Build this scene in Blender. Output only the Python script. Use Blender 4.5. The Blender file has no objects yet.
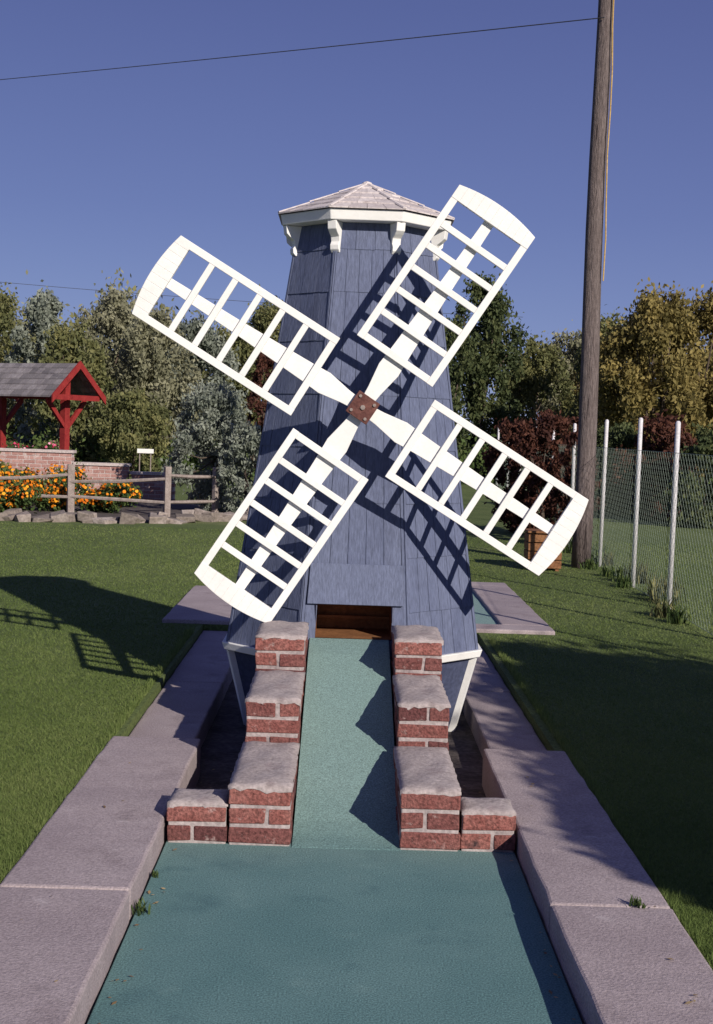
import bpy, math, random
import numpy as np
from mathutils import Vector, Matrix

random.seed(7)
sc = bpy.context.scene
col = sc.collection
sc.view_settings.view_transform = 'Standard'
sc.view_settings.look = 'None'
sc.view_settings.exposure = 0

# ------------------------------------------------------------------ materials
def M(name, c1, c2, scale=8, rough=0.85, bump=0.2, bscale=60, tint=None, stretch=(1, 1, 1),
      splotch=None, fine=0.15, ramp=(0.35, 0.65), splotch2=None, bdist=0.01, worn=None):
    m = bpy.data.materials.new(name); m.use_nodes = True
    nt = m.node_tree; N = nt.nodes; L = nt.links
    b = N['Principled BSDF']; b.inputs['Roughness'].default_value = rough
    b.inputs['Specular IOR Level'].default_value = 0.25
    tc = N.new('ShaderNodeTexCoord'); mp = N.new('ShaderNodeMapping')
    mp.inputs['Scale'].default_value = stretch
    L.new(tc.outputs['Object'], mp.inputs['Vector'])
    def noise(s, d=5):
        n = N.new('ShaderNodeTexNoise'); n.inputs['Scale'].default_value = s
        n.inputs['Detail'].default_value = d; n.inputs['Roughness'].default_value = 0.6
        L.new(mp.outputs[0], n.inputs['Vector']); return n
    def mix(fac, a, bb, mode='MIX'):
        x = N.new('ShaderNodeMix'); x.data_type = 'RGBA'; x.blend_type = mode
        if isinstance(fac, (int, float)): x.inputs[0].default_value = fac
        else: L.new(fac, x.inputs[0])
        for i, v in ((6, a), (7, bb)):
            if isinstance(v, tuple): x.inputs[i].default_value = (*v, 1)
            else: L.new(v, x.inputs[i])
        return x.outputs[2]
    def ramp_(src, lo, hi):
        r = N.new('ShaderNodeMapRange'); r.inputs[1].default_value = lo; r.inputs[2].default_value = hi
        L.new(src, r.inputs[0]); return r.outputs[0]
    c = mix(ramp_(noise(scale).outputs['Fac'], *ramp), c1, c2)
    if tint is not None:
        at = N.new('ShaderNodeAttribute'); at.attribute_name = 'tint'
        c = mix(at.outputs['Fac'], c, tint)
    for sp in (splotch, splotch2):
        if sp:
            c = mix(ramp_(noise(sp[1], 6).outputs['Fac'], sp[2], sp[2] + (sp[3] if len(sp) > 3 else 0.08)), c, sp[0])
    if worn:
        sx = N.new('ShaderNodeSeparateXYZ'); L.new(tc.outputs['Object'], sx.inputs[0])
        nn = noise(5, 4)
        ad = N.new('ShaderNodeMath'); ad.operation = 'MULTIPLY_ADD'; ad.inputs[1].default_value = .5
        L.new(nn.outputs['Fac'], ad.inputs[0]); L.new(sx.outputs['Y'], ad.inputs[2])
        c = mix(ramp_(ad.outputs[0], worn[1] + .25, worn[2] + .25), c, worn[0])
    fn = noise(bscale, 4)
    if fine:
        r = N.new('ShaderNodeMapRange'); r.inputs[1].default_value = 0.3; r.inputs[2].default_value = 0.7
        r.inputs[3].default_value = 1 - fine * 2; r.inputs[4].default_value = 1 + fine
        L.new(fn.outputs['Fac'], r.inputs[0])
        cc = N.new('ShaderNodeCombineColor')
        for i in range(3): L.new(r.outputs[0], cc.inputs[i])
        c = mix(1.0, c, cc.outputs[0], 'MULTIPLY')
    L.new(c, b.inputs['Base Color'])
    if bump:
        bp = N.new('ShaderNodeBump'); bp.inputs['Strength'].default_value = bump
        bp.inputs['Distance'].default_value = bdist
        L.new(fn.outputs['Fac'], bp.inputs['Height']); L.new(bp.outputs[0], b.inputs['Normal'])
    return m

def leafmat(name, dark, mid, light, trans=0.3):
    m = bpy.data.materials.new(name); m.use_nodes = True
    nt = m.node_tree; N = nt.nodes; L = nt.links
    b = N['Principled BSDF']; b.inputs['Roughness'].default_value = 0.7
    b.inputs['Specular IOR Level'].default_value = 0.2
    at = N.new('ShaderNodeAttribute'); at.attribute_name = 'tint'
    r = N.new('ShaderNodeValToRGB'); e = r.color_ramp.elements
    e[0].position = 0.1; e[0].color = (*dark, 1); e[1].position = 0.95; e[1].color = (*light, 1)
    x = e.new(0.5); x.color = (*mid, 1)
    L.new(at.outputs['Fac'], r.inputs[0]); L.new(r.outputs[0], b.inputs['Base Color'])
    t = N.new('ShaderNodeBsdfTranslucent'); L.new(r.outputs[0], t.inputs['Color'])
    ms = N.new('ShaderNodeMixShader'); ms.inputs[0].default_value = trans
    L.new(b.outputs[0], ms.inputs[1]); L.new(t.outputs[0], ms.inputs[2])
    L.new(ms.outputs[0], N['Material Output'].inputs['Surface'])
    return m

m_blue = M('blue_painted_wood', (0.105, 0.122, 0.200), (0.128, 0.147, 0.230), 3, 0.75, 0.35, 40,
           tint=(0.148, 0.168, 0.25), stretch=(3, 3, 0.4), fine=0.14, splotch=((0.08, 0.09, 0.145), 1.6, .6, .2))
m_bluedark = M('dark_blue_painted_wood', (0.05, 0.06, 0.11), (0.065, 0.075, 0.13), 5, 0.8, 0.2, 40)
m_white = M('white_paint', (0.86, 0.84, 0.80), (0.80, 0.78, 0.74), 5, 0.6, 0.1, 60, fine=0.02,
            splotch=((0.55, 0.50, 0.45), 16, 0.70))
m_shingle = M('weathered_shingle', (0.60, 0.53, 0.51), (0.68, 0.61, 0.59), 12, 0.9, 0.3, 70,
              tint=(0.48, 0.42, 0.41), fine=0.12, splotch=((0.35, 0.29, 0.28), 9, .62, .15))
m_brick = M('red_brick', (0.27, 0.092, 0.075), (0.37, 0.155, 0.128), 16, 0.95, 0.8, 90, tint=(0.135, 0.052, 0.050),
            splotch=((0.50, 0.385, 0.355), 26, 0.60, .18), splotch2=((0.075, 0.045, 0.045), 9, 0.62, .1), fine=0.30)
m_mortar = M('mortar', (0.35, 0.295, 0.285), (0.45, 0.385, 0.37), 9, 0.95, 0.45, 60, fine=0.16,
             splotch=((0.25, 0.195, 0.195), 6, 0.56, .15), bdist=0.01)
m_conc = M('concrete', (0.34, 0.278, 0.285), (0.43, 0.358, 0.36), 2.2, 0.95, 0.4, 130, fine=0.17,
           splotch=((0.24, 0.19, 0.195), 2.6, 0.56, .2), splotch2=((0.52, 0.45, 0.45), 9, 0.66, .12))
m_carpet = M('teal_carpet', (0.115, 0.225, 0.225), (0.145, 0.262, 0.258), 2.2, 1.0, 0.4, 170, fine=0.26,
             splotch=((0.095, 0.19, 0.198), 3.0, 0.57, .12), splotch2=((0.17, 0.29, 0.28), 4.5, .60, .15),
             worn=((0.235, 0.35, 0.325), 4.35, 5.1))
m_soil = M('pit_soil', (0.08, 0.065, 0.06), (0.15, 0.125, 0.12), 8, 1, 0.8, 40, fine=0.25)
m_ground = M('lawn_base', (0.110, 0.150, 0.045), (0.155, 0.195, 0.065), 0.8, 1, 0.6, 55, fine=0.25,
             splotch=((0.20, 0.215, 0.09), 0.35, 0.6), bdist=0.03)
m_wood = M('brown_stained_wood', (0.20, 0.085, 0.035), (0.30, 0.14, 0.06), 8, 0.7, 0.2, 50, stretch=(1, 4, 6))
m_tunnel = M('dark_wood', (0.20, 0.085, 0.035), (0.30, 0.135, 0.055), 8, 0.8, 0.2, 50)
m_hub = M('rusty_plate', (0.10, 0.035, 0.03), (0.17, 0.07, 0.055), 25, 0.7, 0.3, 80)
m_bolt = M('bolt_metal', (0.4, 0.35, 0.32), (0.25, 0.2, 0.18), 25, 0.5, 0.1, 80)
m_pole = M('weathered_pole', (0.15, 0.115, 0.108), (0.23, 0.185, 0.175), 14, 0.95, 0.9, 40, stretch=(3, 3, 0.25),
           fine=0.25, splotch=((0.06, 0.045, 0.045), 9, 0.60), bdist=0.03)
m_grey = M('grey_weathered_wood', (0.25, 0.20, 0.175), (0.36, 0.30, 0.27), 12, 0.9, 0.5, 60, stretch=(1, 1, 1))
m_red = M('red_paint', (0.24, 0.020, 0.020), (0.30, 0.032, 0.028), 10, 0.7, 0.1, 50)
m_roofgrey = M('grey_roof_shingle', (0.24, 0.21, 0.215), (0.33, 0.30, 0.305), 10, 0.95, 0.4, 50, tint=(0.15, 0.135, 0.14))
m_palebrick = M('pale_garden_brick', (0.42, 0.23, 0.195), (0.52, 0.32, 0.28), 8, 0.9, 0.4, 50, tint=(0.34, 0.17, 0.145),
                splotch=((0.58, 0.48, 0.44), 7, 0.56, .12))
m_palemortar = M('pale_mortar', (0.50, 0.42, 0.39), (0.58, 0.50, 0.47), 8, 0.9, 0.3, 50)
m_stone = M('edging_stone', (0.32, 0.26, 0.225), (0.45, 0.385, 0.35), 5, 0.95, 0.6, 25, tint=(0.20, 0.165, 0.14), fine=0.2)
m_metal = M('galvanised_post', (0.72, 0.69, 0.71), (0.6, 0.57, 0.59), 8, 0.5, 0.1, 60, splotch=((0.35, 0.28, 0.28), 9, 0.68))
m_wire = M('galvanised_wire', (0.30, 0.36, 0.29), (0.24, 0.29, 0.24), 8, 0.6, 0, 60)
m_cable = M('black_cable', (0.06, 0.06, 0.07), (0.08, 0.08, 0.09), 8, 0.6, 0, 60)
m_ycable = M('yellow_cable', (0.60, 0.40, 0.13), (0.5, 0.32, 0.1), 8, 0.6, 0, 60)
m_bark = M('bark', (0.07, 0.05, 0.035), (0.13, 0.10, 0.08), 10, 0.95, 0.6, 30, stretch=(2, 2, 0.5))
m_grass = leafmat('grass_blades', (0.105, 0.155, 0.040), (0.175, 0.235, 0.066), (0.28, 0.315, 0.115), 0.4)
lm = {
 'olive': leafmat('olive_leaves', (0.06, 0.07, 0.030), (0.155, 0.165, 0.068), (0.30, 0.28, 0.115), .35),
 'grey': leafmat('silvery_leaves', (0.11, 0.13, 0.10), (0.235, 0.26, 0.205), (0.40, 0.42, 0.345), .35),
 'dark': leafmat('dark_green_leaves', (0.030, 0.042, 0.018), (0.07, 0.092, 0.038), (0.15, 0.165, 0.065)),
 'gold': leafmat('golden_leaves', (0.10, 0.088, 0.030), (0.235, 0.19, 0.065), (0.40, 0.31, 0.11), .35),
 'plum': leafmat('burgundy_leaves', (0.034, 0.017, 0.014), (0.082, 0.032, 0.024), (0.155, 0.062, 0.038)),
 'green': leafmat('green_leaves', (0.035, 0.06, 0.02), (0.085, 0.13, 0.038), (0.16, 0.205, 0.065)),
 'pale': leafmat('pale_willow_leaves', (0.11, 0.115, 0.065), (0.245, 0.24, 0.15), (0.42, 0.40, 0.26), .35),
}
m_orange = leafmat('orange_petals', (0.60, 0.13, 0.006), (0.85, 0.26, 0.012), (0.92, 0.45, 0.03), 0.15)
m_pink = leafmat('pink_petals', (0.45, 0.02, 0.05), (0.6, 0.06, 0.15), (0.8, 0.4, 0.5), 0.15)
m_litter = leafmat('dry_leaves', (0.16, 0.10, 0.05), (0.32, 0.22, 0.11), (0.50, 0.38, 0.20), 0.1)

# ------------------------------------------------------------------ mesh helpers
class MB:
    def __init__(s): s.v = []; s.f = []; s.m = []; s.t = []
    def face(s, pts, mat=0, tint=0.0):
        i = len(s.v); s.v += [tuple(p) for p in pts]; s.f.append(tuple(range(i, i + len(pts)))); s.m.append(mat); s.t.append(tint)
    def hexa(s, p, mat=0, tint=0.0):
        i = len(s.v); s.v += [tuple(q) for q in p]
        for f in ((0, 3, 2, 1), (4, 5, 6, 7), (0, 1, 5, 4), (1, 2, 6, 5), (2, 3, 7, 6), (3, 0, 4, 7)):
            s.f.append(tuple(i + k for k in f)); s.m.append(mat); s.t.append(tint)
    def box(s, x0, x1, y0, y1, z0, z1, mat=0, tint=0.0, jit=0.0, R=None, bev=0.0):
        P = [(x0, y0, z0), (x1, y0, z0), (x1, y1, z0), (x0, y1, z0), (x0, y0, z1), (x1, y0, z1), (x1, y1, z1), (x0, y1, z1)]
        P = [tuple(c + random.uniform(-jit, jit) for c in p) for p in P]
        if R is not None: P = [tuple(R @ Vector(p)) for p in P]
        s.hexa(P, mat, tint)
    def tube(s, pts, rad, n=8, mat=0, tint=0.0, cap=True):
        pts = [Vector(p) for p in pts]; i0 = len(s.v)
        for k, p in enumerate(pts):
            d = (pts[min(k + 1, len(pts) - 1)] - pts[max(k - 1, 0)]).normalized()
            a = d.orthogonal().normalized() if abs(d.z) < 0.9 else Vector((1, 0, 0)).cross(d).normalized()
            b = d.cross(a).normalized(); r = rad[k] if hasattr(rad, '__len__') else rad
            for j in range(n):
                q = p + (a * math.cos(2 * math.pi * j / n) + b * math.sin(2 * math.pi * j / n)) * r
                s.v.append(tuple(q))
        for k in range(len(pts) - 1):
            for j in range(n):
                a_ = i0 + k * n + j; b_ = i0 + k * n + (j + 1) % n
                s.f.append((a_, b_, b_ + n, a_ + n)); s.m.append(mat); s.t.append(tint)
        if cap:
            s.f.append(tuple(i0 + j for j in range(n))[::-1]); s.m.append(mat); s.t.append(tint)
            e = i0 + (len(pts) - 1) * n
            s.f.append(tuple(e + j for j in range(n))); s.m.append(mat); s.t.append(tint)
    def prism(s, poly, depth_vec, mat=0, tint=0.0):
        a = [Vector(p) for p in poly]; d = Vector(depth_vec); b = [p + d for p in a]; n = len(a)
        i = len(s.v); s.v += [tuple(p) for p in a + b]
        s.f.append(tuple(range(i, i + n))); s.f.append(tuple(range(i + 2 * n - 1, i + n - 1, -1)))
        s.m += [mat] * 2; s.t += [tint] * 2
        for k in range(n):
            k2 = (k + 1) % n
            s.f.append((i + k2, i + k, i + n + k, i + n + k2)); s.m.append(mat); s.t.append(tint)

def empty(name, loc, label=None, cat=None, group=None):
    o = bpy.data.objects.new(name, None); o.location = loc; o.empty_display_size = 0.2
    col.objects.link(o)
    if label: o['label'] = label
    if cat: o['category'] = cat
    if group: o['group'] = group
    return o

def build(name, mb, mats, origin=(0, 0, 0), parent=None, bevel=0.0, smooth=False, label=None, cat=None, kind=None,
          group=None, pworld=None, fixn=True):
    me = bpy.data.meshes.new(name)
    O = Vector(origin)
    me.from_pydata([tuple(Vector(v) - O) for v in mb.v], [], mb.f)
    for m in mats: me.materials.append(m)
    me.polygons.foreach_set('material_index', mb.m)
    a = me.attributes.new('tint', 'FLOAT', 'FACE'); a.data.foreach_set('value', mb.t)
    if fixn:
        import bmesh
        bm = bmesh.new(); bm.from_mesh(me); bmesh.ops.recalc_face_normals(bm, faces=bm.faces); bm.to_mesh(me); bm.free()
    if smooth: me.polygons.foreach_set('use_smooth', [True] * len(me.polygons))
    o = bpy.data.objects.new(name, me); col.objects.link(o)
    if parent is not None:
        o.parent = parent; o.location = O - Vector(pworld if pworld is not None else parent.location)
    else: o.location = O
    if bevel:
        b = o.modifiers.new('bevel', 'BEVEL'); b.width = bevel; b.segments = 2; b.limit_method = 'ANGLE'
    if label: o['label'] = label
    if cat: o['category'] = cat
    if kind: o['kind'] = kind
    if group: o['group'] = group
    return o

def npmesh(name, V, nper, tint, mats, midx=None, origin=(0, 0, 0), parent=None, **kw):
    V = np.asarray(V, dtype=np.float32).reshape(-1, 3) - np.array(origin, dtype=np.float32)
    nf = len(V) // nper
    me = bpy.data.meshes.new(name)
    me.vertices.add(len(V)); me.vertices.foreach_set('co', V.ravel())
    me.loops.add(len(V)); me.loops.foreach_set('vertex_index', np.arange(len(V), dtype=np.int32))
    me.polygons.add(nf); me.polygons.foreach_set('loop_start', np.arange(nf, dtype=np.int32) * nper)
    for m in mats: me.materials.append(m)
    if midx is not None: me.polygons.foreach_set('material_index', midx.astype(np.int32))
    a = me.attributes.new('tint', 'FLOAT', 'FACE'); a.data.foreach_set('value', np.asarray(tint, dtype=np.float32))
    me.update(calc_edges=True)
    o = bpy.data.objects.new(name, me); col.objects.link(o)
    if parent is not None: o.parent = parent; o.location = Vector(origin) - parent.location
    else: o.location = origin
    for k, v in kw.items(): o[k] = v
    return o

# ------------------------------------------------------------------ ground, carpet, concrete
CXL, CXR = -0.602, 0.660
KH = 0.088
HX0, HX1, HY0, HY1, GZ = -0.985, 1.000, -3.0, 9.45, 0.070
g = MB()
xs = [-300, -30, HX0, HX1, 30, 300]; ys = [-60, HY0, HY1, 40, 600]
for i in range(5):
    for j in range(4):
        if i == 2 and j == 1: continue
        g.face([(xs[i], ys[j], GZ), (xs[i + 1], ys[j], GZ), (xs[i + 1], ys[j + 1], GZ), (xs[i], ys[j + 1], GZ)])
g.face([(HX0, HY0, GZ), (HX0, HY1, GZ), (HX0, HY1, -.1), (HX0, HY0, -.1)])
g.face([(HX1, HY0, GZ), (HX1, HY1, GZ), (HX1, HY1, -.1), (HX1, HY0, -.1)])
g.face([(HX0, HY1, GZ), (HX1, HY1, GZ), (HX1, HY1, -.1), (HX0, HY1, -.1)])
build('ground', g, [m_ground], kind='structure', fixn=False)
g = MB(); g.face([(HX0, HY0, -.08), (HX1, HY0, -.08), (HX1, HY1, -.08), (HX0, HY1, -.08)])
build('pit_floor', g, [m_soil], kind='structure', fixn=False)

def slab(x0, x1, y0, y1, z1, z0=-.09):
    b = MB(); n = max(2, int((y1 - y0) / .12)); r_ = random.Random(int((x0 + y0) * 100)); rows_ = []
    for i in range(n + 1):
        yy = y0 + (y1 - y0) * i / n; ja, jb, jz = r_.uniform(-.003, .003), r_.uniform(-.003, .003), r_.uniform(-.0015, .0015)
        k = len(b.v); b.v += [(x0 + ja, yy, z0), (x1 + jb, yy, z0), (x1 + jb, yy, z1 + jz), (x0 + ja, yy, z1 + jz)]; rows_.append(k)
    for i in range(n):
        p, q = rows_[i], rows_[i + 1]
        for a_ in range(4):
            c_ = (a_ + 1) % 4; b.f.append((p + a_, p + c_, q + c_, q + a_)); b.m.append(0); b.t.append(0)
    b.f.append(tuple(rows_[0] + k for k in (3, 2, 1, 0))); b.f.append(tuple(rows_[-1] + k for k in (0, 1, 2, 3))); b.m += [0, 0]; b.t += [0, 0]
    return build('pavement', b, [m_conc], origin=((x0 + x1) / 2, (y0 + y1) / 2, 0), bevel=0.010, kind='structure')
for (a, b_) in ((-2.4, 1.45), (1.456, 3.932), (3.940, 5.90)):
    slab(-1.01, CXL - .006, a, b_, KH)
for (a, b_) in ((-2.4, 1.45), (1.456, 3.912), (3.920, 5.88)):
    slab(CXR + .006, 1.035, a, b_, KH)
for (a, b_) in ((5.912, 7.5), (7.508, 9.43)):
    slab(-0.98, -0.66, a, b_, 0.030)
for (a, b_) in ((5.892, 7.5), (7.508, 9.13)):
    slab(0.72, 0.995, a, b_, 0.030)
slab(-1.28, -0.62, 9.46, 11.5, 0.10, 0.03)
slab(-.60, 1.56, 9.46, 9.72, 0.10, 0.03)
slab(1.20, 1.56, 9.727, 12.2, 0.10, 0.03); slab(-.60, 1.56, 12.207, 12.5, 0.10, 0.03)
g = MB(); g.face([(-.61, 9.72, .076), (1.20, 9.72, .076), (1.20, 12.2, .076), (-.61, 12.2, .076)])
build('putting_green', g, [m_carpet], kind='structure', fixn=False)
g = MB(); g.box(CXL + .002, CXR - .002, -2.4, 4.80, -.078, 0.0)
build('carpet', g, [m_carpet], kind='structure', bevel=0.004)
g = MB()
rx0, rx1 = -0.146, 0.245
prof = [(4.655, .0015), (4.75, .012), (4.87, .034), (5.05, .080), (6.30, .425), (6.50, .466)]
for (a, b_) in zip(prof[:-1], prof[1:]):
    g.hexa([(rx0, a[0], -.075), (rx1, a[0], -.075), (rx1, b_[0], -.075), (rx0, b_[0], -.075),
            (rx0, a[0], a[1]), (rx1, a[0], a[1]), (rx1, b_[0], b_[1]), (rx0, b_[0], b_[1])])
build('putting_ramp', g, [m_carpet], label='narrow green-carpeted ramp climbing between two stepped brick walls',
      cat='ramp')
rg = np.random.default_rng(21); P = []; T = []
spots = [(rg.uniform(CXL + .01, CXL + .07), rg.uniform(3.2, 4.6), .004) for _ in range(16)] + [(rg.uniform(CXR - .06, CXR - .01), rg.uniform(3.2, 4.6), .004) for _ in range(12)] \
    + [(rg.uniform(-.95, -.66), rg.uniform(3.2, 5.7), KH + .004) for _ in range(9)] + [(rg.uniform(.72, .98), rg.uniform(3.2, 5.7), KH + .004) for _ in range(14)] + [(rg.uniform(-.6, -.4), rg.uniform(4.9, 6.0), -.074) for _ in range(30)] + [(rg.uniform(.46, .66), rg.uniform(4.9, 6.0), -.074) for _ in range(30)]
for (lx, ly, lz) in spots:
    a = rg.uniform(0, 6.28); s_ = rg.uniform(.005, .012); u = np.array([math.cos(a), math.sin(a), rg.uniform(-.15, .3)]) * s_; v = np.array([-math.sin(a), math.cos(a), rg.uniform(0, .3)]) * s_ * .5
    p = np.array([lx, ly, lz + .002]); P += [p - u, p - v, p + u, p + v]; T.append(rg.random())
npmesh('leaf_litter', np.array(P), 4, T, [m_litter], kind='stuff')

# ------------------------------------------------------------------ bricks
BH = 0.0705
def brick_block(b, x0, x1, y0, y1, z0, courses, phase=0):
    w = x1 - x0; d = y1 - y0; mo = 0.013
    b.box(x0 + .003, x1 - .003, y0 + .003, y1 - .003, max(z0 - .06, -.0785), z0 + courses * BH - .001, mat=1)
    def tnt():
        q = random.random(); return 1.0 if q < .16 else q * .75
    for c in range(courses):
        za = z0 + c * BH + mo * .6; zb = z0 + (c + 1) * BH - mo * .4
        if (c + phase) % 2 == 0:
            n = max(1, round(d / .107)); st = d / n
            for i in range(n):
                xo = random.uniform(-.004, .004); yo = random.uniform(-.003, .001)
                b.box(x0 + xo, x1 + xo, y0 + yo + i * st + (mo / 2 if i else 0), y0 + (i + 1) * st - (mo / 2 if i < n - 1 else 0), za, zb,
                      tint=tnt(), jit=.003)
        else:
            n = max(1, round(d / .215)); st = d / n
            for i in range(n):
                cut = random.uniform(.38, .62)
                for (xa, xb) in ((x0, x0 + w * cut - mo / 2), (x0 + w * cut + mo / 2, x1)):
                    b.box(xa, xb, y0 + random.uniform(-.003, .001) + i * st + (mo / 2 if i else 0), y0 + (i + 1) * st - (mo / 2 if i < n - 1 else 0), za, zb,
                          tint=tnt(), jit=.003)
def cap(x0, x1, y0, y1, z, parent, h=.016):
    nx, ny = 10, max(5, int((y1 - y0) / .03)); b = MB(); rnd = random.Random(int(x0 * 1000 + y0 * 77))
    def prof_(i, n_):
        e_ = min(i, n_ - i); return (.25, .8, 1)[min(e_, 2)]
    p1, p2 = rnd.uniform(0, 6), rnd.uniform(0, 6)
    H = [[h * (.9 + .2 * rnd.random() + .25 * math.sin(i * .9 + p1) * math.sin(j * .5 + p2)) * min(prof_(i, nx), prof_(j, ny)) for j in range(ny + 1)] for i in range(nx + 1)]
    J = [[(rnd.uniform(-.003, .003), rnd.uniform(-.003, .003)) for j in range(ny + 1)] for i in range(nx + 1)]
    idx = {}
    for i in range(nx + 1):
        for j in range(ny + 1):
            idx[i, j] = len(b.v); b.v.append((x0 + (x1 - x0) * i / nx + J[i][j][0], y0 + (y1 - y0) * j / ny + J[i][j][1], z + H[i][j]))
    for i in range(nx):
        for j in range(ny):
            b.f.append((idx[i, j], idx[i + 1, j], idx[i + 1, j + 1], idx[i, j + 1])); b.m.append(0); b.t.append(0)
    ring_ = [(i, 0) for i in range(nx)] + [(nx, j) for j in range(ny)] + [(i, ny) for i in range(nx, 0, -1)] + [(0, j) for j in range(ny, 0, -1)]
    bot = {}
    for q in ring_:
        v = b.v[idx[q]]; bot[q] = len(b.v); b.v.append((v[0], v[1], z - .004 - .022 * rnd.random() ** 2.5))
    for k, q in enumerate(ring_):
        q2 = ring_[(k + 1) % len(ring_)]
        b.f.append((idx[q], bot[q], bot[q2], idx[q2])); b.m.append(0); b.t.append(0)
    build('mortar_cap', b, [m_mortar], origin=((x0 + x1) / 2, (y0 + y1) / 2, z), parent=parent, smooth=True)

def stepped(x_in, x_out, x_wing, label, drift=0):
    xa, xb = min(x_in, x_out), max(x_in, x_out)
    wa, wb = min(x_out, x_wing), max(x_out, x_wing)
    if x_wing < x_out: wb -= .006
    else: wa += .006
    e = empty('stepped_brick_wall', ((xa + xb) / 2, 4.7, 0), label, 'brick wall', 'stepped brick walls beside the ramp')
    b = MB()
    blocks = [(xa, xb, 4.66, 5.33, 0, 3, 0), (xa + .004 + drift * .4, xb - .002 + drift * .4, 5.335, 5.98, .032, 5, 1),
              (xa - .004 + drift, xb - .002 + drift, 5.985, 6.43, .052, 7, 0)]
    for (p, q, r, s_, z0, c, ph) in blocks: brick_block(b, p, q, r, s_, z0, c, ph)
    brick_block(b, wa, wb, 4.665, 4.86, 0.0, 2, 1)
    b.box(xa + .01, xb - .01, 4.82, 6.40, -.0785, .004, mat=1)
    build('brickwork', b, [m_brick, m_mortar], origin=e.location, parent=e, bevel=0.005)
    for (p, q, r, s_, z0, c, ph) in blocks: cap(p - .003, q + .003, r - .003, s_ + .002, z0 + c * BH, e)
    cap(wa, wb, 4.666, 4.862, 2 * BH, e, .013)
stepped(-0.152, -0.376, CXL + .006, 'stepped red brick wall with rough mortar tops beside the ramp')
stepped(0.240, 0.455, CXR - .004, 'stepped red brick wall casting a zigzag shadow on the ramp', .022)

# ------------------------------------------------------------------ windmill
WC = (0.070, 7.15)
wm = empty('windmill', (WC[0], WC[1], -.08), 'blue octagonal miniature windmill with four white lattice blades', 'windmill')
T8 = math.tan(math.radians(22.5))
Z0, Z1, A0, A1 = 0.37, 2.555, 0.655, 0.350
def ap(z): return A0 + (z - Z0) / (Z1 - Z0) * (A1 - A0)
def nt8(k):
    p = math.radians(45 * k - 90); return (math.cos(p), math.sin(p)), (-math.sin(p), math.cos(p))
def P8(k, s, z, off=0.0, a=None):
    n, t = nt8(k); a = ap(z) if a is None else a; r = a + off
    return (WC[0] + n[0] * r + t[0] * s * a * T8, WC[1] + n[1] * r + t[1] * s * a * T8, z)
def wedge(b, k, s0, s1, z0, z1, ob, ot, mat=0, tint=0, ib=-.004, a0=None, a1=None):
    b.hexa([P8(k, s0, z0, ob, a0), P8(k, s1, z0, ob, a0), P8(k, s1, z0, ib, a0), P8(k, s0, z0, ib, a0),
            P8(k, s0, z1, ot, a1), P8(k, s1, z1, ot, a1), P8(k, s1, z1, ib, a1), P8(k, s0, z1, ib, a1)], mat, tint)
b = MB()
OZ0, OZ1 = .466, .635
for k in range(8):
    if k == 0:
        sx = .72
        for (s0, s1, z0, z1) in ((-1, 1, OZ1, Z1), (-1, -sx, Z0, OZ1), (sx, 1, Z0, OZ1), (-sx, sx, Z0, OZ0 - .005)):
            b.face([P8(k, s0, z0), P8(k, s1, z0), P8(k, s1, z1), P8(k, s0, z1)], 0, 0)
    else:
        b.face([P8(k, -1, Z0), P8(k, 1, Z0), P8(k, 1, Z1), P8(k, -1, Z1)], 0, 0)
rowsB = [Z0, .60, .87, 1.14, 1.41, 1.68, 1.95, 2.20, 2.42, Z1]
for k in range(8):
    rows = rowsB if k % 2 else [Z0, .64, 1.14, 1.68, 2.20, 2.42, Z1]
    for ri in range(len(rows) - 1):
        z0, z1 = rows[ri], rows[ri + 1]
        nc = 6 if k % 2 else 5
        if ri == len(rows) - 2: nc = 3
        cuts = [-.94 + 1.88 * i / nc + (random.uniform(-.04, .04) if 0 < i < nc else 0) for i in range(nc + 1)]
        for i in range(nc):
            s0, s1 = cuts[i] + .006, cuts[i + 1] - .006
            if k == 0 and ri == 0: continue
            th = (.008 if k % 2 else .006) + random.uniform(-.0012, .0012)
            wedge(b, k, s0, s1, z0 - random.uniform(0, .003), z1 - .001, th, .0035, 0, random.random() * .55)
    wedge(b, k, -1, -.945, Z0, Z1 - .002, .009, .009, 0, .3); wedge(b, k, .945, 1, Z0, Z1 - .002, .009, .009, 0, .3)
wedge(b, 0, -.94, -.72, Z0, OZ1 - .002, .012, .008, 0, .5); wedge(b, 0, .72, .94, Z0, OZ1 - .002, .012, .008, 0, .2)
build('tower_wall', b, [m_blue], origin=(WC[0], WC[1], Z0), parent=wm)
b = MB(); wedge(b, 0, -.92, .95, OZ1, .835, .028, .020, 0, .55, ib=.013)
build('lintel_board', b, [m_blue], origin=(WC[0], WC[1] - .65, .73), parent=wm, bevel=.003)
b = MB(); x0, x1 = WC[0] - .190, WC[0] + .190; yf, yb = 6.508, 7.0
b.face([(x0, yf, OZ0 + .001), (x1, yf, OZ0 + .001), (x1, yb, OZ0 + .001), (x0, yb, OZ0 + .001)], 1)
b.face([(x0, yf + .02, OZ1 + .02), (x1, yf + .02, OZ1 + .02), (x1, yb, OZ1 + .02), (x0, yb, OZ1 + .02)], 1)
b.face([(x0, yf, OZ0), (x0, yb, OZ0), (x0, yb, OZ1 + .02), (x0, yf, OZ1 + .02)], 1)
b.face([(x1, yf, OZ0), (x1, yb, OZ0), (x1, yb, OZ1 + .02), (x1, yf, OZ1 + .02)], 1)
b.face([(x0, yb - .14, OZ0), (x1, yb - .14, OZ0), (x1, yb - .14, OZ1 + .02), (x0, yb - .14, OZ1 + .02)], 1)
b.box(x0 + .002, x1 - .002, yb - .17, yb - .155, OZ0 + .055, OZ0 + .07, mat=0)
build('tunnel', b, [m_wood, m_tunnel], origin=(WC[0], 6.6, OZ0), parent=wm, fixn=False)
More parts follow.
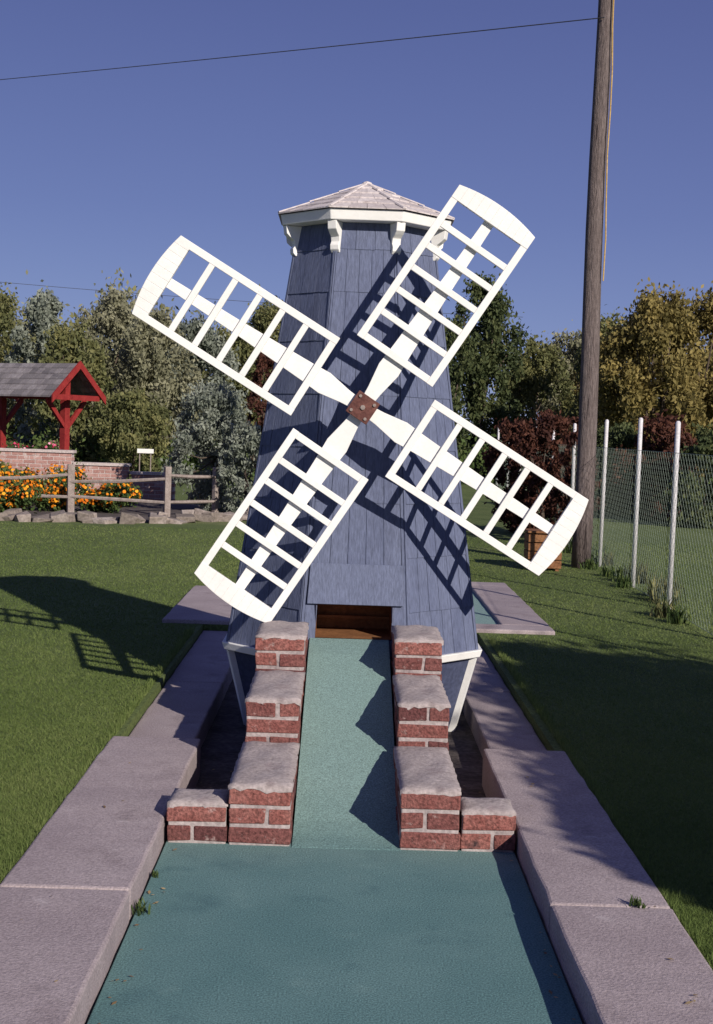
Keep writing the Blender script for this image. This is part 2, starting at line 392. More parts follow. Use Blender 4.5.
def ring(b, z0, z1, ai0, ao0, ai1, ao1):
    i = len(b.v)
    for (a, z) in ((ai0, z0), (ao0, z0), (ao1, z1), (ai1, z1)):
        for k in range(8):
            b.v.append(P8(k, 1, z, 0, a))
    for q in range(4):
        for k in range(8):
            k2 = (k + 1) % 8; q2 = (q + 1) % 4
            b.f.append((i + q * 8 + k, i + q * 8 + k2, i + q2 * 8 + k2, i + q2 * 8 + k)); b.m.append(0); b.t.append(0)
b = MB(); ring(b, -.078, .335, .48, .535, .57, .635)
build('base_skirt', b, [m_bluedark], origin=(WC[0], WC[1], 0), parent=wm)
b = MB(); ring(b, .332, .372, .57, .672, .57, .684)
build('base_trim', b, [m_white], origin=(WC[0], WC[1], .35), parent=wm, bevel=.004)
C8 = math.cos(math.radians(22.5))
for k in range(8):
    b = MB()
    ang = math.radians(45 * k - 67.5); r = Vector((math.cos(ang), math.sin(ang), 0)); tt = Vector((-r.y, r.x, 0))
    lo = Vector((WC[0], WC[1], -.078)) + r * (.545 / C8); hi = Vector((WC[0], WC[1], .331)) + r * (.645 / C8)
    w = .018
    b.hexa([lo - tt * w + r * .012, lo + tt * w + r * .012, lo + tt * w - r * .03, lo - tt * w - r * .03,
            hi - tt * w + r * .012, hi + tt * w + r * .012, hi + tt * w - r * .03, hi - tt * w - r * .03])
    build('corner_leg', b, [m_white], origin=lo, parent=wm)
b = MB(); ring(b, 2.555, 2.608, .34, .436, .34, .446)
build('eave_fascia', b, [m_white], origin=(WC[0], WC[1], 2.58), parent=wm, bevel=.004)
prof = [(-.02, -.155), (.012, -.155), (.026, -.14), (.028, -.118), (.016, -.10), (.022, -.075), (.046, -.058), (.064, -.042), (.070, 0), (-.02, 0)]
for k in range(8):
    ang = math.radians(45 * k - 67.5); r = Vector((math.cos(ang), math.sin(ang), 0)); tt = Vector((-r.y, r.x, 0))
    base = Vector((WC[0], WC[1], 2.553)) + r * ((A1 + .010) / C8)
    b = MB(); b.prism([base + r * p[0] + Vector((0, 0, p[1])) - tt * .024 for p in prof], tt * .048)
    build('corbel', b, [m_white], origin=base, parent=wm, bevel=.003)
RE, RZ0, RZ1 = .458, 2.610, 2.815
def PR(k, s, r, off=0):
    n, t = nt8(k); A = RE * r
    return (WC[0] + n[0] * A + t[0] * s * A * T8, WC[1] + n[1] * A + t[1] * s * A * T8, RZ0 + (1 - r) * (RZ1 - RZ0) + off)
b = MB()
for k in range(8):
    b.face([PR(k, -1, 1), PR(k, 1, 1), PR(k, 0, 0)], 0, .9)
    rr = [1.0, .80, .60, .40, .20, .04]
    for i in range(5):
        nc = (4, 3, 3, 2, 1)[i]
        for j in range(nc):
            s0, s1 = -1 + 2 * j / nc + .008, -1 + 2 * (j + 1) / nc - .008
            r0, r1 = rr[i] + .004, rr[i + 1]
            o0, o1 = .008 + random.uniform(-.001, .002), .002
            b.hexa([PR(k, s0, r0, .001), PR(k, s1, r0, .001), PR(k, s1, r1, .001), PR(k, s0, r1, .001),
                    PR(k, s0, r0, o0), PR(k, s1, r0, o0), PR(k, s1, r1, o1), PR(k, s0, r1, o1)], 0, random.random())
roof = build('roof', b, [m_shingle], origin=(WC[0], WC[1], RZ0), parent=wm)
for k in range(8):
    b = MB(); rr = [1.0, .66, .33, .03]
    for i in range(3):
        p = Vector(PR(k, 1, rr[i], .011)); q = Vector(PR(k, 1, rr[i + 1], .006)); d = (q - p).normalized()
        sd = d.cross(Vector((0, 0, 1))).normalized() * .012; up = Vector((0, 0, .0035))
        b.hexa([p - sd - up, p + sd - up, q + sd - up, q - sd - up, p - sd * .6 + up, p + sd * .6 + up, q + sd * .6 + up, q - sd * .6 + up], 0, random.random() * .3)
    build('hip_cap', b, [m_shingle], origin=PR(k, 1, .5), parent=roof, pworld=(WC[0], WC[1], RZ0))
b = MB()
b.tube([(WC[0], WC[1], RZ1 - .02), (WC[0], WC[1], RZ1 + .006), (WC[0], WC[1], RZ1 + .014)], [.035, .025, .006], 8)
build('roof_cap', b, [m_shingle], origin=(WC[0], WC[1], RZ1), parent=roof, pworld=(WC[0], WC[1], RZ0))

# blades
HUB = Vector((0.077, 6.36, 1.610)); RI = .270; WB = .44; A_BL = 57.4
b = MB(); b.tube([(HUB.x, HUB.y + .02, HUB.z), (HUB.x, 6.75, HUB.z)], .028, 12)
build('axle', b, [m_hub], origin=HUB, parent=wm)
a0 = math.radians(A_BL)
def BP(ang, r, w, y):
    d = (math.cos(ang), math.sin(ang)); e = (-math.sin(ang), math.cos(ang))
    return (HUB.x + d[0] * r + e[0] * w, HUB.y + y, HUB.z + d[1] * r + e[1] * w)
def bbox(b, ang, r0, r1, w0, w1, y0, y1):
    b.hexa([BP(ang, r0, w0, y0), BP(ang, r1, w0, y0), BP(ang, r1, w0, y1), BP(ang, r0, w0, y1),
            BP(ang, r0, w1, y0), BP(ang, r1, w1, y0), BP(ang, r1, w1, y1), BP(ang, r0, w1, y1)])
b = MB(); bbox(b, a0, -.060, .060, -.060, .060, -.016, -.004)
hub = build('hub_plate', b, [m_hub], origin=HUB, parent=wm, bevel=.003)
for (p, q) in ((-.04, -.04), (.04, -.04), (.04, .04), (-.04, .04), (0, 0)):
    b = MB(); c = Vector(BP(a0, p, q, -.015)); b.tube([c, c + Vector((0, -.008, 0))], .008 if (p or q) else .012, 8)
    build('bolt', b, [m_bolt], origin=c, parent=hub, pworld=HUB)
for bi in range(4):
    RB = (1.162, 1.200, 1.150, 1.188)[bi]
    ang = a0 + bi * math.pi / 2 + math.radians((0, 1.8, 0, 1.6)[bi])
    b = MB(); h = WB / 2
    y0, y1 = -.002, .020
    for sgn in (-1, 1):
        w0, w1 = sorted((sgn * h, sgn * (h - .036)))
        bbox(b, ang, RI, RB - .06, w0, w1, y0, y1)
    bbox(b, ang, RI + .001, RI + .036, -h + .0361, h - .0361, y0 + .001, y1 - .001)
    n = 10
    for i in range(n):
        wa, wb_ = -h + 2 * h * i / n, -h + 2 * h * (i + 1) / n
        ra, rb = [RB - .030 + .030 * (1 - (w / h) ** 2) for w in (wa, wb_)]
        ri_ = RB - .098
        b.hexa([BP(ang, ri_, wa, y0 - .002), BP(ang, ra, wa, y0 - .002), BP(ang, ra, wa, y1 + .002), BP(ang, ri_, wa, y1 + .002),
                BP(ang, ri_, wb_, y0 - .002), BP(ang, rb, wb_, y0 - .002), BP(ang, rb, wb_, y1 + .002), BP(ang, ri_, wb_, y1 + .002)])
    L_ = (RB - .098) - (RI + .036)
    for i in range(1, 6):
        r = RI + .036 + L_ * i / 6 + random.uniform(-.003, .003)
        bbox(b, ang, r - .0155, r + .0155, -h + .0362, h - .0362, y0 + .001, y1 - .002)
    bl = build('blade', b, [m_white], origin=HUB, parent=wm, bevel=.002)
    b = MB()
    pr = [(.035, .030), (.10, .036), (.22, .056), (.30, .050), (.7, .034), (RB - .04, .024)]
    pts = [BP(ang, r, w, y1 + .0022) for r, w in pr] + [BP(ang, r, -w, y1 + .0022) for r, w in pr[::-1]]
    b.prism(pts, (0, .020 + .003 * (bi % 2), 0))
    build('spar', b, [m_white], origin=HUB, parent=bl, pworld=HUB, bevel=.002)

# ------------------------------------------------------------------ grass
rng = np.random.default_rng(3)
def grass(side, n):
    Y0, Y1 = 3.3, 18.2
    u = rng.random(n); y = 1 / (1 / Y0 - u * (1 / Y0 - 1 / Y1))
    if side < 0:
        lo = -0.30 * y - .6; hi = np.full(n, -1.015)
        x = lo + (hi - lo) * rng.random(n)
        bad = (y > 9.4) & (y < 11.55) & (x > -1.30)
    else:
        lo = np.full(n, 1.04); hi = 0.29 * y + .6
        x = lo + (hi - lo) * rng.random(n)
        bad = (y > 9.4) & (y < 12.55) & (x < 1.58)
    k = ~bad & (lo < hi); return x[k], y[k]
xl, yl = grass(-1, 300000); xr, yr = grass(1, 220000)
n = 20000; xm = rng.uniform(-1.3, 1.5, n); ym = rng.uniform(12.6, 18.0, n)
ne = 9000; ye = rng.uniform(3.0, 9.1, ne); xe = np.where(rng.random(ne) < .5, -1.01 - np.abs(rng.normal(size=ne)) * .02, 1.04 + np.abs(rng.normal(size=ne)) * .02)
x = np.concatenate([xl, xr, xm, xe]); y = np.concatenate([yl, yr, ym, ye]); n = len(x)
s = np.clip(y / 6, .7, 3.0)
hgt = rng.uniform(.007, .019, n) * (0.8 + .10 * s); wd = .0023 * s
hgt[-ne:] *= 2.2
ph = rng.uniform(0, 2 * np.pi, n); ln = rng.uniform(0, .026, n); pl = rng.uniform(0, 2 * np.pi, n)
base = np.stack([x, y, np.full(n, GZ - .002)], 1)
dx = np.stack([np.cos(ph) * wd, np.sin(ph) * wd, np.zeros(n)], 1)
tip = base + np.stack([np.cos(pl) * ln, np.sin(pl) * ln, hgt], 1)
V = np.stack([base - dx, base + dx, tip], 1)
patch = .5 + .22 * np.sin(x * 1.3 + 1.7 * np.sin(y * .7)) * np.sin(y * .9 + x * .6) + .12 * np.sin(x * 7 + 2 * np.sin(y * 3)) * np.sin(y * 5 + x * 2)
tint = np.clip(patch * .7 + rng.random(n) * .5 - .1, 0, 1)
npmesh('grass', V, 3, tint, [m_grass], kind='stuff')

# ------------------------------------------------------------------ foliage
def cloud(centers, radii, n, size, seed, flat=1.0):
    r = np.random.default_rng(seed); C = np.array(centers); R = np.array(radii)
    if R.ndim == 1: R = np.stack([R, R, R * flat], 1)
    w = (R[:, 0] ** 2); w = w / w.sum(); ci = r.choice(len(C), n, p=w)
    d = r.normal(size=(n, 3)); d /= np.linalg.norm(d, axis=1)[:, None]
    rad = r.random(n) ** .6 * (1 + .45 * np.abs(r.normal(size=n)) * (r.random(n) < .5))
    p = C[ci] + d * R[ci] * rad[:, None]
    a = r.normal(size=(n, 3)); a[:, 2] *= 1.6; a /= np.linalg.norm(a, axis=1)[:, None]
    bb = np.cross(a, r.normal(size=(n, 3))); bb /= np.linalg.norm(bb, axis=1)[:, None]
    sz = size * r.uniform(.6, 1.4, n)[:, None]
    a *= sz; bb *= sz * .5
    V = np.stack([p - a, p - bb, p + a, p + bb], 1)
    ct = r.random(len(C)) * .36
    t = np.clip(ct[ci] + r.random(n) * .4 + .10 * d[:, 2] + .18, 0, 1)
    return V, t

def tree(name, label, cat, x, y, h, rad, kind, seed, n=6000, leaf=.12, z0=GZ, low=.15, nclump=80, group=None, trunkr=None):
    r = random.Random(seed)
    e = empty(name, (x, y, z0), label, cat, group)
    tr = MB(); tr_r = trunkr or h * .022
    top = h * .62; bend = [r.uniform(-.05, .05) * h for _ in range(4)]
    pts = [(x, y, z0), (x + bend[0] * .4, y + bend[1] * .4, z0 + top * .35), (x + bend[0], y + bend[1], z0 + top * .7), (x + bend[0] + bend[2], y + bend[1] + bend[3], z0 + top)]
    tr.tube(pts, [tr_r, tr_r * .8, tr_r * .5, tr_r * .2], 8)
    centers = []; radii = []
    for i in range(nclump):
        zf = low + (1 - low) * r.random() ** .85
        env = math.sin(math.pi * min(1, max(0.08, (zf - low) / (1 - low) * .84 + .12))) ** .6
        a = r.uniform(0, 2 * math.pi); rr = rad * env * math.sqrt(r.random()) * 1.0
        cr = rad * r.uniform(.10, .26)
        c = (x + math.cos(a) * rr, y + math.sin(a) * rr, z0 + h * zf - cr * .6)
        centers.append(c); radii.append((cr, cr, cr * r.uniform(1.0, 2.0) if h > 3 else cr))
        if i < 10:
            s0 = Vector(pts[1 if i % 2 else 2]); c_ = Vector(c)
            m_ = s0.lerp(c_, .5) + Vector((0, 0, -.03 * h))
            tr.tube([s0, m_, c_], [tr_r * .4, tr_r * .25, tr_r * .08], 5)
    build('trunk', tr, [m_bark], origin=(x, y, z0), parent=e, smooth=True)
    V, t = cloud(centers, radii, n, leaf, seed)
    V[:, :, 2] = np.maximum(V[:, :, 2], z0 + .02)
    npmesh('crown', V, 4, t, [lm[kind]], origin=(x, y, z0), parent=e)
    return e

GB = 'trees along the edge of the lawn'
def bt(px, ytop, wpx, Y, kind, seed, label, name='tree', cat='tree', n=14000, low=.06, leaf=.07):
    X = (px - 346 + .033 * (ytop - 430)) / 1320 * Y; h = 1.5 - GZ + (430 - ytop + .033 * (px - 346)) / 1320 * Y
    return tree(name, label, cat, X, Y, h, wpx / 2 / 1320 * Y, kind, seed, n=n, leaf=leaf, low=low, group=GB if cat == 'tree' else 'shrubs around the lawn')
bt(8, 300, 120, 44, 'olive', 1, 'olive green tree with yellowing leaves')
bt(48, 296, 70, 40, 'grey', 2, 'silvery grey-green leafy tree', n=13000)
bt(76, 328, 90, 37, 'olive', 3, 'yellow-green tree behind the shelter', n=12000)
bt(112, 300, 96, 42, 'pale', 4, 'pale willow tree turning yellow', n=17000)
bt(154, 318, 100, 38, 'pale', 5, 'pale willow tree with wispy foliage', n=17000)
bt(198, 324, 92, 40, 'grey', 6, 'silvery grey-green leafy tree', n=15000)
bt(238, 330, 80, 44, 'olive', 7, 'olive green tree beyond the lawn', n=12000)
bt(276, 308, 90, 46, 'olive', 8, 'olive green tree rising behind the windmill', n=13000)
bt(340, 330, 90, 46, 'dark', 9, 'dark green tree behind the windmill', n=6000, leaf=.11)
bt(410, 330, 90, 48, 'olive', 10, 'olive green tree behind the windmill', n=6000, leaf=.11)
bt(484, 282, 84, 42, 'dark', 11, 'tall dark green tree beyond the fence', n=19000)
bt(448, 322, 60, 40, 'dark', 31, 'dark green tree beyond the fence', n=8000)
bt(534, 342, 90, 44, 'olive', 12, 'olive green tree with bronze leaves', n=13000)
bt(572, 334, 76, 46, 'pale', 13, 'pale olive tree beyond the pole', n=12000)
bt(614, 324, 90, 40, 'olive', 14, 'olive tree with yellowing foliage', n=15000)
bt(654, 302, 116, 36, 'gold', 15, 'golden willow tree in autumn colour', n=28000)
bt(704, 298, 110, 38, 'gold', 16, 'golden willow tree in autumn colour', n=20000)
bt(764, 296, 100, 40, 'olive', 17, 'olive green tree beyond the fence', n=9000)
bt(-56, 290, 100, 44, 'olive', 18, 'olive green tree with yellowing leaves', n=9000)
bt(216, 384, 88, 22, 'grey', 20, 'silvery grey-green shrub beside the lawn', 'shrub', 'shrub', n=19000, low=.02, leaf=.034)
bt(250, 420, 60, 21, 'grey', 21, 'low silvery grey shrub beside the lawn', 'shrub', 'shrub', n=7000, low=.02, leaf=.035)
bt(135, 392, 80, 35, 'olive', 22, 'rounded olive shrub behind the brick wall', 'shrub', 'shrub', n=13000, low=.15, leaf=.05)
bt(266, 352, 34, 34, 'plum', 23, 'reddish autumn shrub behind the windmill', 'shrub', 'shrub', n=5000, low=.1, leaf=.05)
bt(516, 420, 62, 19.5, 'plum', 24, 'burgundy-leaved shrub growing against the fence', 'shrub', 'shrub', n=13000, low=.02, leaf=.030)
bt(548, 414, 70, 18.3, 'plum', 32, 'broad burgundy-leaved shrub growing against the fence', 'shrub', 'shrub', n=16000, low=.02, leaf=.030)
bt(580, 420, 46, 17.0, 'plum', 25, 'burgundy-leaved shrub growing beside the pole', 'shrub', 'shrub', n=10000, low=.02, leaf=.028)
bt(616, 424, 74, 25, 'dark', 28, 'dark green shrub behind the fence', 'shrub', 'shrub', n=12000, low=.02, leaf=.042)
bt(662, 418, 90, 24, 'plum', 27, 'dark red shrub behind the fence', 'shrub', 'shrub', n=15000, low=.05, leaf=.042)
bt(708, 428, 90, 22, 'dark', 29, 'dark green shrub behind the fence', 'shrub', 'shrub', n=8000, low=.02, leaf=.042)
r = random.Random(5)
for (kind_, nm, cnt, zt, yy0, sd_, xr_) in (('olive', 'woodland', 420, 5.2, 50, 9, (-30, 30)), ('pale', 'woodland', 160, 4.8, 47, 19, (-24, -2)), ('gold', 'woodland', 90, 4.6, 46, 29, (7, 20))):
    cs = []; rs = []
    for i in range(cnt):
        xx = r.uniform(*xr_); cs.append((xx, r.uniform(yy0, yy0 + 7), r.uniform(.3, zt + .5 * math.sin(xx * .5) + .4 * math.sin(xx * 1.3)))); rs.append(r.uniform(.35, 1.1))
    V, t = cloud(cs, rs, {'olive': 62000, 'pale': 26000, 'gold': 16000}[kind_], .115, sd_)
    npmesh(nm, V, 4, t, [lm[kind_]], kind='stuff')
cs = []; rs = []
for i in range(200):
    xx = r.uniform(-20, 20); cs.append((xx, r.uniform(36, 39), r.uniform(.2, .9))); rs.append(r.uniform(.3, .7))
V, t = cloud(cs, rs, 30000, .075, 10)
V[:, :, 2] = np.maximum(V[:, :, 2], GZ)
npmesh('undergrowth', V, 4, t, [lm['green']], kind='stuff')

def shade_tree():
    e = empty('tree', (6.2, 0.6, GZ), 'leafy green tree shading the lawn beyond the fence', 'tree')
    tr = MB(); tr.tube([(6.2, .6, GZ), (6.15, .65, 1.2), (5.9, .8, 2.2), (5.5, 1.2, 3.0)], [.12, .10, .07, .03], 10)
    S = Vector((1.1, -1.75, 1.0))
    cs, rs = [], []
    for (gx, gy, z, rr) in ((1.75, 8.1, 3.0, .42), (2.2, 7.1, 3.1, .55), (1.75, 6.7, 2.9, .50), (2.7, 6.6, 3.2, .6), (1.95, 5.7, 2.8, .55),
                            (1.45, 7.5, 2.7, .38), (2.9, 7.4, 3.3, .6), (1.55, 5.6, 2.6, .40), (2.6, 5.4, 2.9, .6), (1.55, 4.9, 2.4, .42), (3.2, 6.2, 3.5, .7), (2.2, 4.8, 2.6, .5),
                            (1.35, 4.6, 2.3, .26), (1.4, 8.5, 2.9, .28), (1.35, 6.3, 2.6, .28), (1.15, 5.0, 2.3, .20), (1.08, 4.5, 2.2, .17), (1.08, 5.5, 2.4, .17), (1.6, 4.2, 2.3, .35),
                            (1.0, 4.8, 2.2, .11), (.99, 5.25, 2.3, .10), (1.12, 4.2, 2.15, .15), (1.05, 6.0, 2.4, .14), (1.2, 7.0, 2.6, .22)):
        c = Vector((gx, gy, GZ)) + S * z; cs.append(tuple(c)); rs.append(rr)
        tr.tube([(5.9, .8, 2.2), tuple((Vector((5.9, .8, 2.2)) + c) / 2 + Vector((0, 0, .1))), tuple(c)], [.04, .02, .006], 5)
    build('trunk', tr, [m_bark], origin=(6.2, .6, GZ), parent=e, smooth=True)
    V, t = cloud(cs, rs, 23000, .07, 77)
    npmesh('crown', V, 4, t, [lm['dark']], origin=(6.2, .6, GZ), parent=e)
shade_tree()

# ------------------------------------------------------------------ utility pole and wires
PX = 2.64
pe = empty('utility_pole', (PX, 14.5, GZ), 'tall weathered wooden utility pole standing in the grass by the fence', 'utility pole')
b = MB(); npt = 12
b.tube([(PX + .012 * math.sin(i * .9), 14.5, GZ - .05 + i * 9 / npt) for i in range(npt + 1)], [.108 - .034 * i / npt for i in range(npt + 1)], 20)
build('pole_shaft', b, [m_pole], origin=(PX, 14.5, GZ), parent=pe, smooth=True)
b = MB(); b.tube([(PX + .09 - .002 * i + .01 * math.sin(i * 1.7), 14.40, 3.2 + i * .45) for i in range(13)], .008, 6)
build('cable', b, [m_ycable], origin=(PX + .1, 14.4, 3.2), parent=pe)
b = MB(); b.box(PX - .5, PX + .5, 14.33, 14.41, 7.8, 7.9)
build('crossarm', b, [m_pole], origin=(PX, 14.4, 7.85), parent=pe)
def wire(p, q, sag, r, lab):
    p, q = Vector(p), Vector(q); b = MB(); n = 24
    b.tube([p.lerp(q, i / n) - Vector((0, 0, sag * 4 * (i / n) * (1 - i / n))) for i in range(n + 1)], r, 6)
    build('power_line', b, [m_cable], origin=p, label=lab, cat='cable')
wire((PX - .02, 14.39, 5.99), (-8.3, 25.0, 7.56), .02, .006, 'thin dark power line strung across the sky')
wire((-14, 46, 6.3), (6, 46, 5.6), .12, .008, 'thin power line passing behind the windmill')

# ------------------------------------------------------------------ chain link fence
def FX(y): return 2.785 + .026 * (y - 11.1)
fe = empty('chain_link_fence', (FX(15), 15, GZ), 'galvanised chain-link fence with pale posts along the lawn', 'fence')
ysf = [7.9, 9.5, 11.1, 12.7, 14.65, 16.9, 19.0, 21.2, 23.4, 25.6, 27.8]
for i, yy in enumerate(ysf):
    b = MB(); lean = random.uniform(-.02, .02); top = 1.65 + random.uniform(-.02, .05)
    b.tube([(FX(yy), yy, GZ - .05), (FX(yy) + lean, yy, top), (FX(yy) + lean, yy, top + .015)], [.022, .022, .012], 10)
    build('post', b, [m_metal], origin=(FX(yy), yy, GZ), parent=fe, smooth=True)
b = MB(); MH = 1.30; step = .095; za, zb = GZ + .03, GZ + .03 + MH
ya, yb = ysf[0], ysf[-1]
def wseg(y0, z0, y1, z1, off):
    rr = .0009; d = Vector((0, y1 - y0, z1 - z0))
    if d.length < .01: return
    nrm = Vector((0, -d.z, d.y)).normalized() * rr; ox = Vector((rr, 0, 0))
    p = Vector((FX(y0) - .03 + off, y0, z0)); q = Vector((FX(y1) - .03 + off, y1, z1))
    b.hexa([p - nrm - ox, p + nrm - ox, p + nrm + ox, p - nrm + ox, q - nrm - ox, q + nrm - ox, q + nrm + ox, q - nrm + ox])
yy = ya - MH
while yy < yb:
    for sg in (1, -1):
        y0, z0, y1, z1 = yy, za, yy + MH, zb
        if y0 < ya: z0 += ya - y0; y0 = ya
        if y1 > yb: z1 -= y1 - yb; y1 = yb
        if sg < 0: z0, z1 = za + zb - z0, za + zb - z1
        wseg(y0, z0, y1, z1, .0025 * sg)
    yy += step
build('wire_mesh', b, [m_wire], origin=(FX(15), 15, GZ), parent=fe, fixn=False)
b = MB()
for z in (za, zb): b.tube([(FX(ya) - .03, ya, z), (FX(yb) - .03, yb, z)], .0022, 5)
build('tension_wire', b, [m_wire], origin=(FX(15), 15, GZ), parent=fe)

def tuft(x, y, z, h, n, seed, label='weedy green tuft growing at the foot of the fence', kind='green', group='weeds'):
    r = np.random.default_rng(seed); Vs = []
    for i in range(n):
        a = r.uniform(0, 6.28); l = r.uniform(.2, .6) * h; hh = h * r.uniform(.5, 1.1); w = (.006 + .004 * r.random()) * min(1, h / .2 + .2)
        bx, by = x + r.normal() * h * .3, y + r.normal() * h * .3
        d = np.array([math.cos(a), math.sin(a), 0]); e_ = np.array([-d[1], d[0], 0]) * w
        p0 = np.array([bx, by, z]); p1 = p0 + d * l * .4 + np.array([0, 0, hh * .65]); p2 = p0 + d * l + np.array([0, 0, hh])
        Vs += [p0 - e_, p0 + e_, p1 + e_, p1 - e_, p1 - e_, p1 + e_, p2 + e_ * .2, p2 - e_ * .2]
    npmesh('weed', np.array(Vs), 4, r.random(n * 2), [lm[kind]], origin=(x, y, z), label=label, category='weed', group=group)
wr = random.Random(4)
for i in range(26):
    y_ = 10.4 + i * .42 + wr.uniform(-.25, .25)
    tuft(FX(y_) + wr.uniform(-.15, .15), y_, GZ, wr.uniform(.07, .24), 60, 100 + i, kind=wr.choice(['green', 'olive', 'green']))
for i, (x_, y_, z_, h_) in enumerate(((CXL + .02, 3.98, 0, .04), (CXL + .015, 4.3, 0, .02), (.93, 3.915, KH, .03), (-.63, 5.0, -.08, .12), (.69, 5.2, -.08, .08))):
    tuft(x_, y_, z_, h_, 26, 200 + i, label='small grass weed sprouting from a concrete crack')

# ------------------------------------------------------------------ wooden crate near the pole
ce = empty('wooden_crate', (2.18, 14.15, GZ), 'small brown wooden crate sitting on the grass', 'crate')
b = MB(); x0, x1, y0, y1 = 1.98, 2.34, 13.98, 14.32
for i in range(4):
    zz = GZ + .03 + i * .092
    b.box(x0, x1, y0, y0 + .016, zz, zz + .08, tint=.1 * i); b.box(x0, x1, y1 - .016, y1, zz, zz + .08)
    b.box(x0, x0 + .016, y0 + .018, y1 - .018, zz, zz + .08); b.box(x1 - .016, x1, y0 + .018, y1 - .018, zz, zz + .08)
build('slat_side', b, [m_wood], origin=ce.location, parent=ce, bevel=.003)
for (px, py) in ((x0 + .02, y0 + .02), (x1 - .06, y0 + .02), (x0 + .02, y1 - .06), (x1 - .06, y1 - .06)):
    b = MB(); b.box(px, px + .04, py, py + .04, GZ, GZ + .40)
    build('corner_post', b, [m_wood], origin=(px, py, GZ), parent=ce)
b = MB(); b.box(x0 - .01, x1 + .01, y0 - .01, y1 + .01, GZ + .402, GZ + .425)
build('lid', b, [m_wood], origin=(2.18, 14.15, .5), parent=ce, bevel=.003)

# ------------------------------------------------------------------ left garden
b = MB(); r = random.Random(8)
pth = [(-8.5, 18.3), (-6.5, 18.5), (-4.6, 18.6), (-3.0, 18.8), (-2.0, 19.6), (-1.2, 20.6), (-.2, 21.2)]
for (p, q) in zip(pth[:-1], pth[1:]):
    L_ = math.hypot(q[0] - p[0], q[1] - p[1]); n = int(L_ / .2)
    for i in range(n):
        f = (i + .5) / n; cx, cy = p[0] + (q[0] - p[0]) * f, p[1] + (q[1] - p[1]) * f
        w, d, h = r.uniform(.07, .17), r.uniform(.10, .25), r.uniform(.04, .14)
        R = Matrix.Translation((cx + r.uniform(-.06, .06), cy + r.uniform(-.12, .12), GZ)) @ Matrix.Rotation(r.uniform(-.6, .6), 4, 'Z') @ Matrix.Rotation(r.uniform(-.15, .15), 4, 'Y')
        b.box(-w, w, -d, d, -.02, h, tint=r.random(), jit=.035, R=R)
        if r.random() < .6:
            R2 = R @ Matrix.Translation((r.uniform(-.1, .1), r.uniform(.1, .3), 0)); b.box(-w * .7, w * .7, -d * .6, d * .6, 0, h * 1.5, tint=r.random(), jit=.035, R=R2)
build('stone_edging', b, [m_stone], origin=(-4, 18.8, GZ), bevel=.025, label='low edging of rough grey stones between lawn and flower bed', cat='stone edging')
g = MB(); g.face([(-9, 18.5, GZ + .006), (-3, 18.9, GZ + .006), (-1.9, 20, GZ + .006), (-2.2, 23.8, GZ + .006), (-9, 23.8, GZ + .006)])
build('garden_bed', g, [m_soil], kind='structure', fixn=False)
re_ = empty('rail_fence', (-3.6, 20.4, GZ), 'weathered split-rail wooden fence in front of marigolds', 'fence')
posts = [(-7.2, 20.2), (-5.7, 20.3), (-4.22, 20.4), (-2.72, 20.3), (-2.06, 21.2)]
for i, (x_, y_) in enumerate(posts):
    b = MB(); b.box(-.05, .05, -.045, .045, 0, .76 + .02 * (i % 2), jit=.008, R=Matrix.Translation((x_, y_, GZ)) @ Matrix.Rotation(.2 * i, 4, 'Z'))
    build('post', b, [m_grey], origin=(x_, y_, GZ), parent=re_, bevel=.008)
for i in range(len(posts) - 1):
    for z in (.26, .62):
        p, q = posts[i], posts[i + 1]; b = MB(); dz = random.uniform(-.05, .04)
        if i < 3 and z > .5: dz -= .12
        b.tube([(p[0], p[1] - .03, GZ + z + dz), ((p[0] + q[0]) / 2, (p[1] + q[1]) / 2 - .03, GZ + z - .02 + dz * .6), (q[0], q[1] - .03, GZ + z + random.uniform(-.06, .0))], [.024, .030, .024], 6)
        build('rail', b, [m_grey], origin=(p[0], p[1], GZ + z), parent=re_)
def garden_wall(x0, x1, y, z1, label):
    b = MB(); d = .22; c = int((z1 - GZ) / BH)
    b.box(x0 + .006, x1 - .006, y + .006, y + d - .006, GZ, GZ + c * BH - .002, mat=1)
    for k in range(c):
        xx = x0 - (.11 if k % 2 else 0)
        while xx < x1 - .02:
            xa, xb = max(xx, x0), min(xx + .203, x1)
            if xb - xa > .03: b.box(xa, xb, y, y + d, GZ + k * BH + .007, GZ + (k + 1) * BH - .007, tint=random.random(), jit=.002)
            xx += .219
    b.box(x0 - .03, x1 + .03, y - .03, y + d + .03, GZ + c * BH, GZ + c * BH + .05, mat=1)
    build('brick_wall', b, [m_palebrick, m_palemortar], origin=((x0 + x1) / 2, y, GZ), label=label, cat='brick wall')
garden_wall(-9.0, -4.95, 24.0, .92, 'low pale red brick planter wall with concrete coping')
garden_wall(-4.90, -3.95, 24.05, .76, 'shorter section of pale red brick garden wall')
garden_wall(-3.88, -3.10, 24.1, .62, 'lowest step of the pale red brick garden wall')
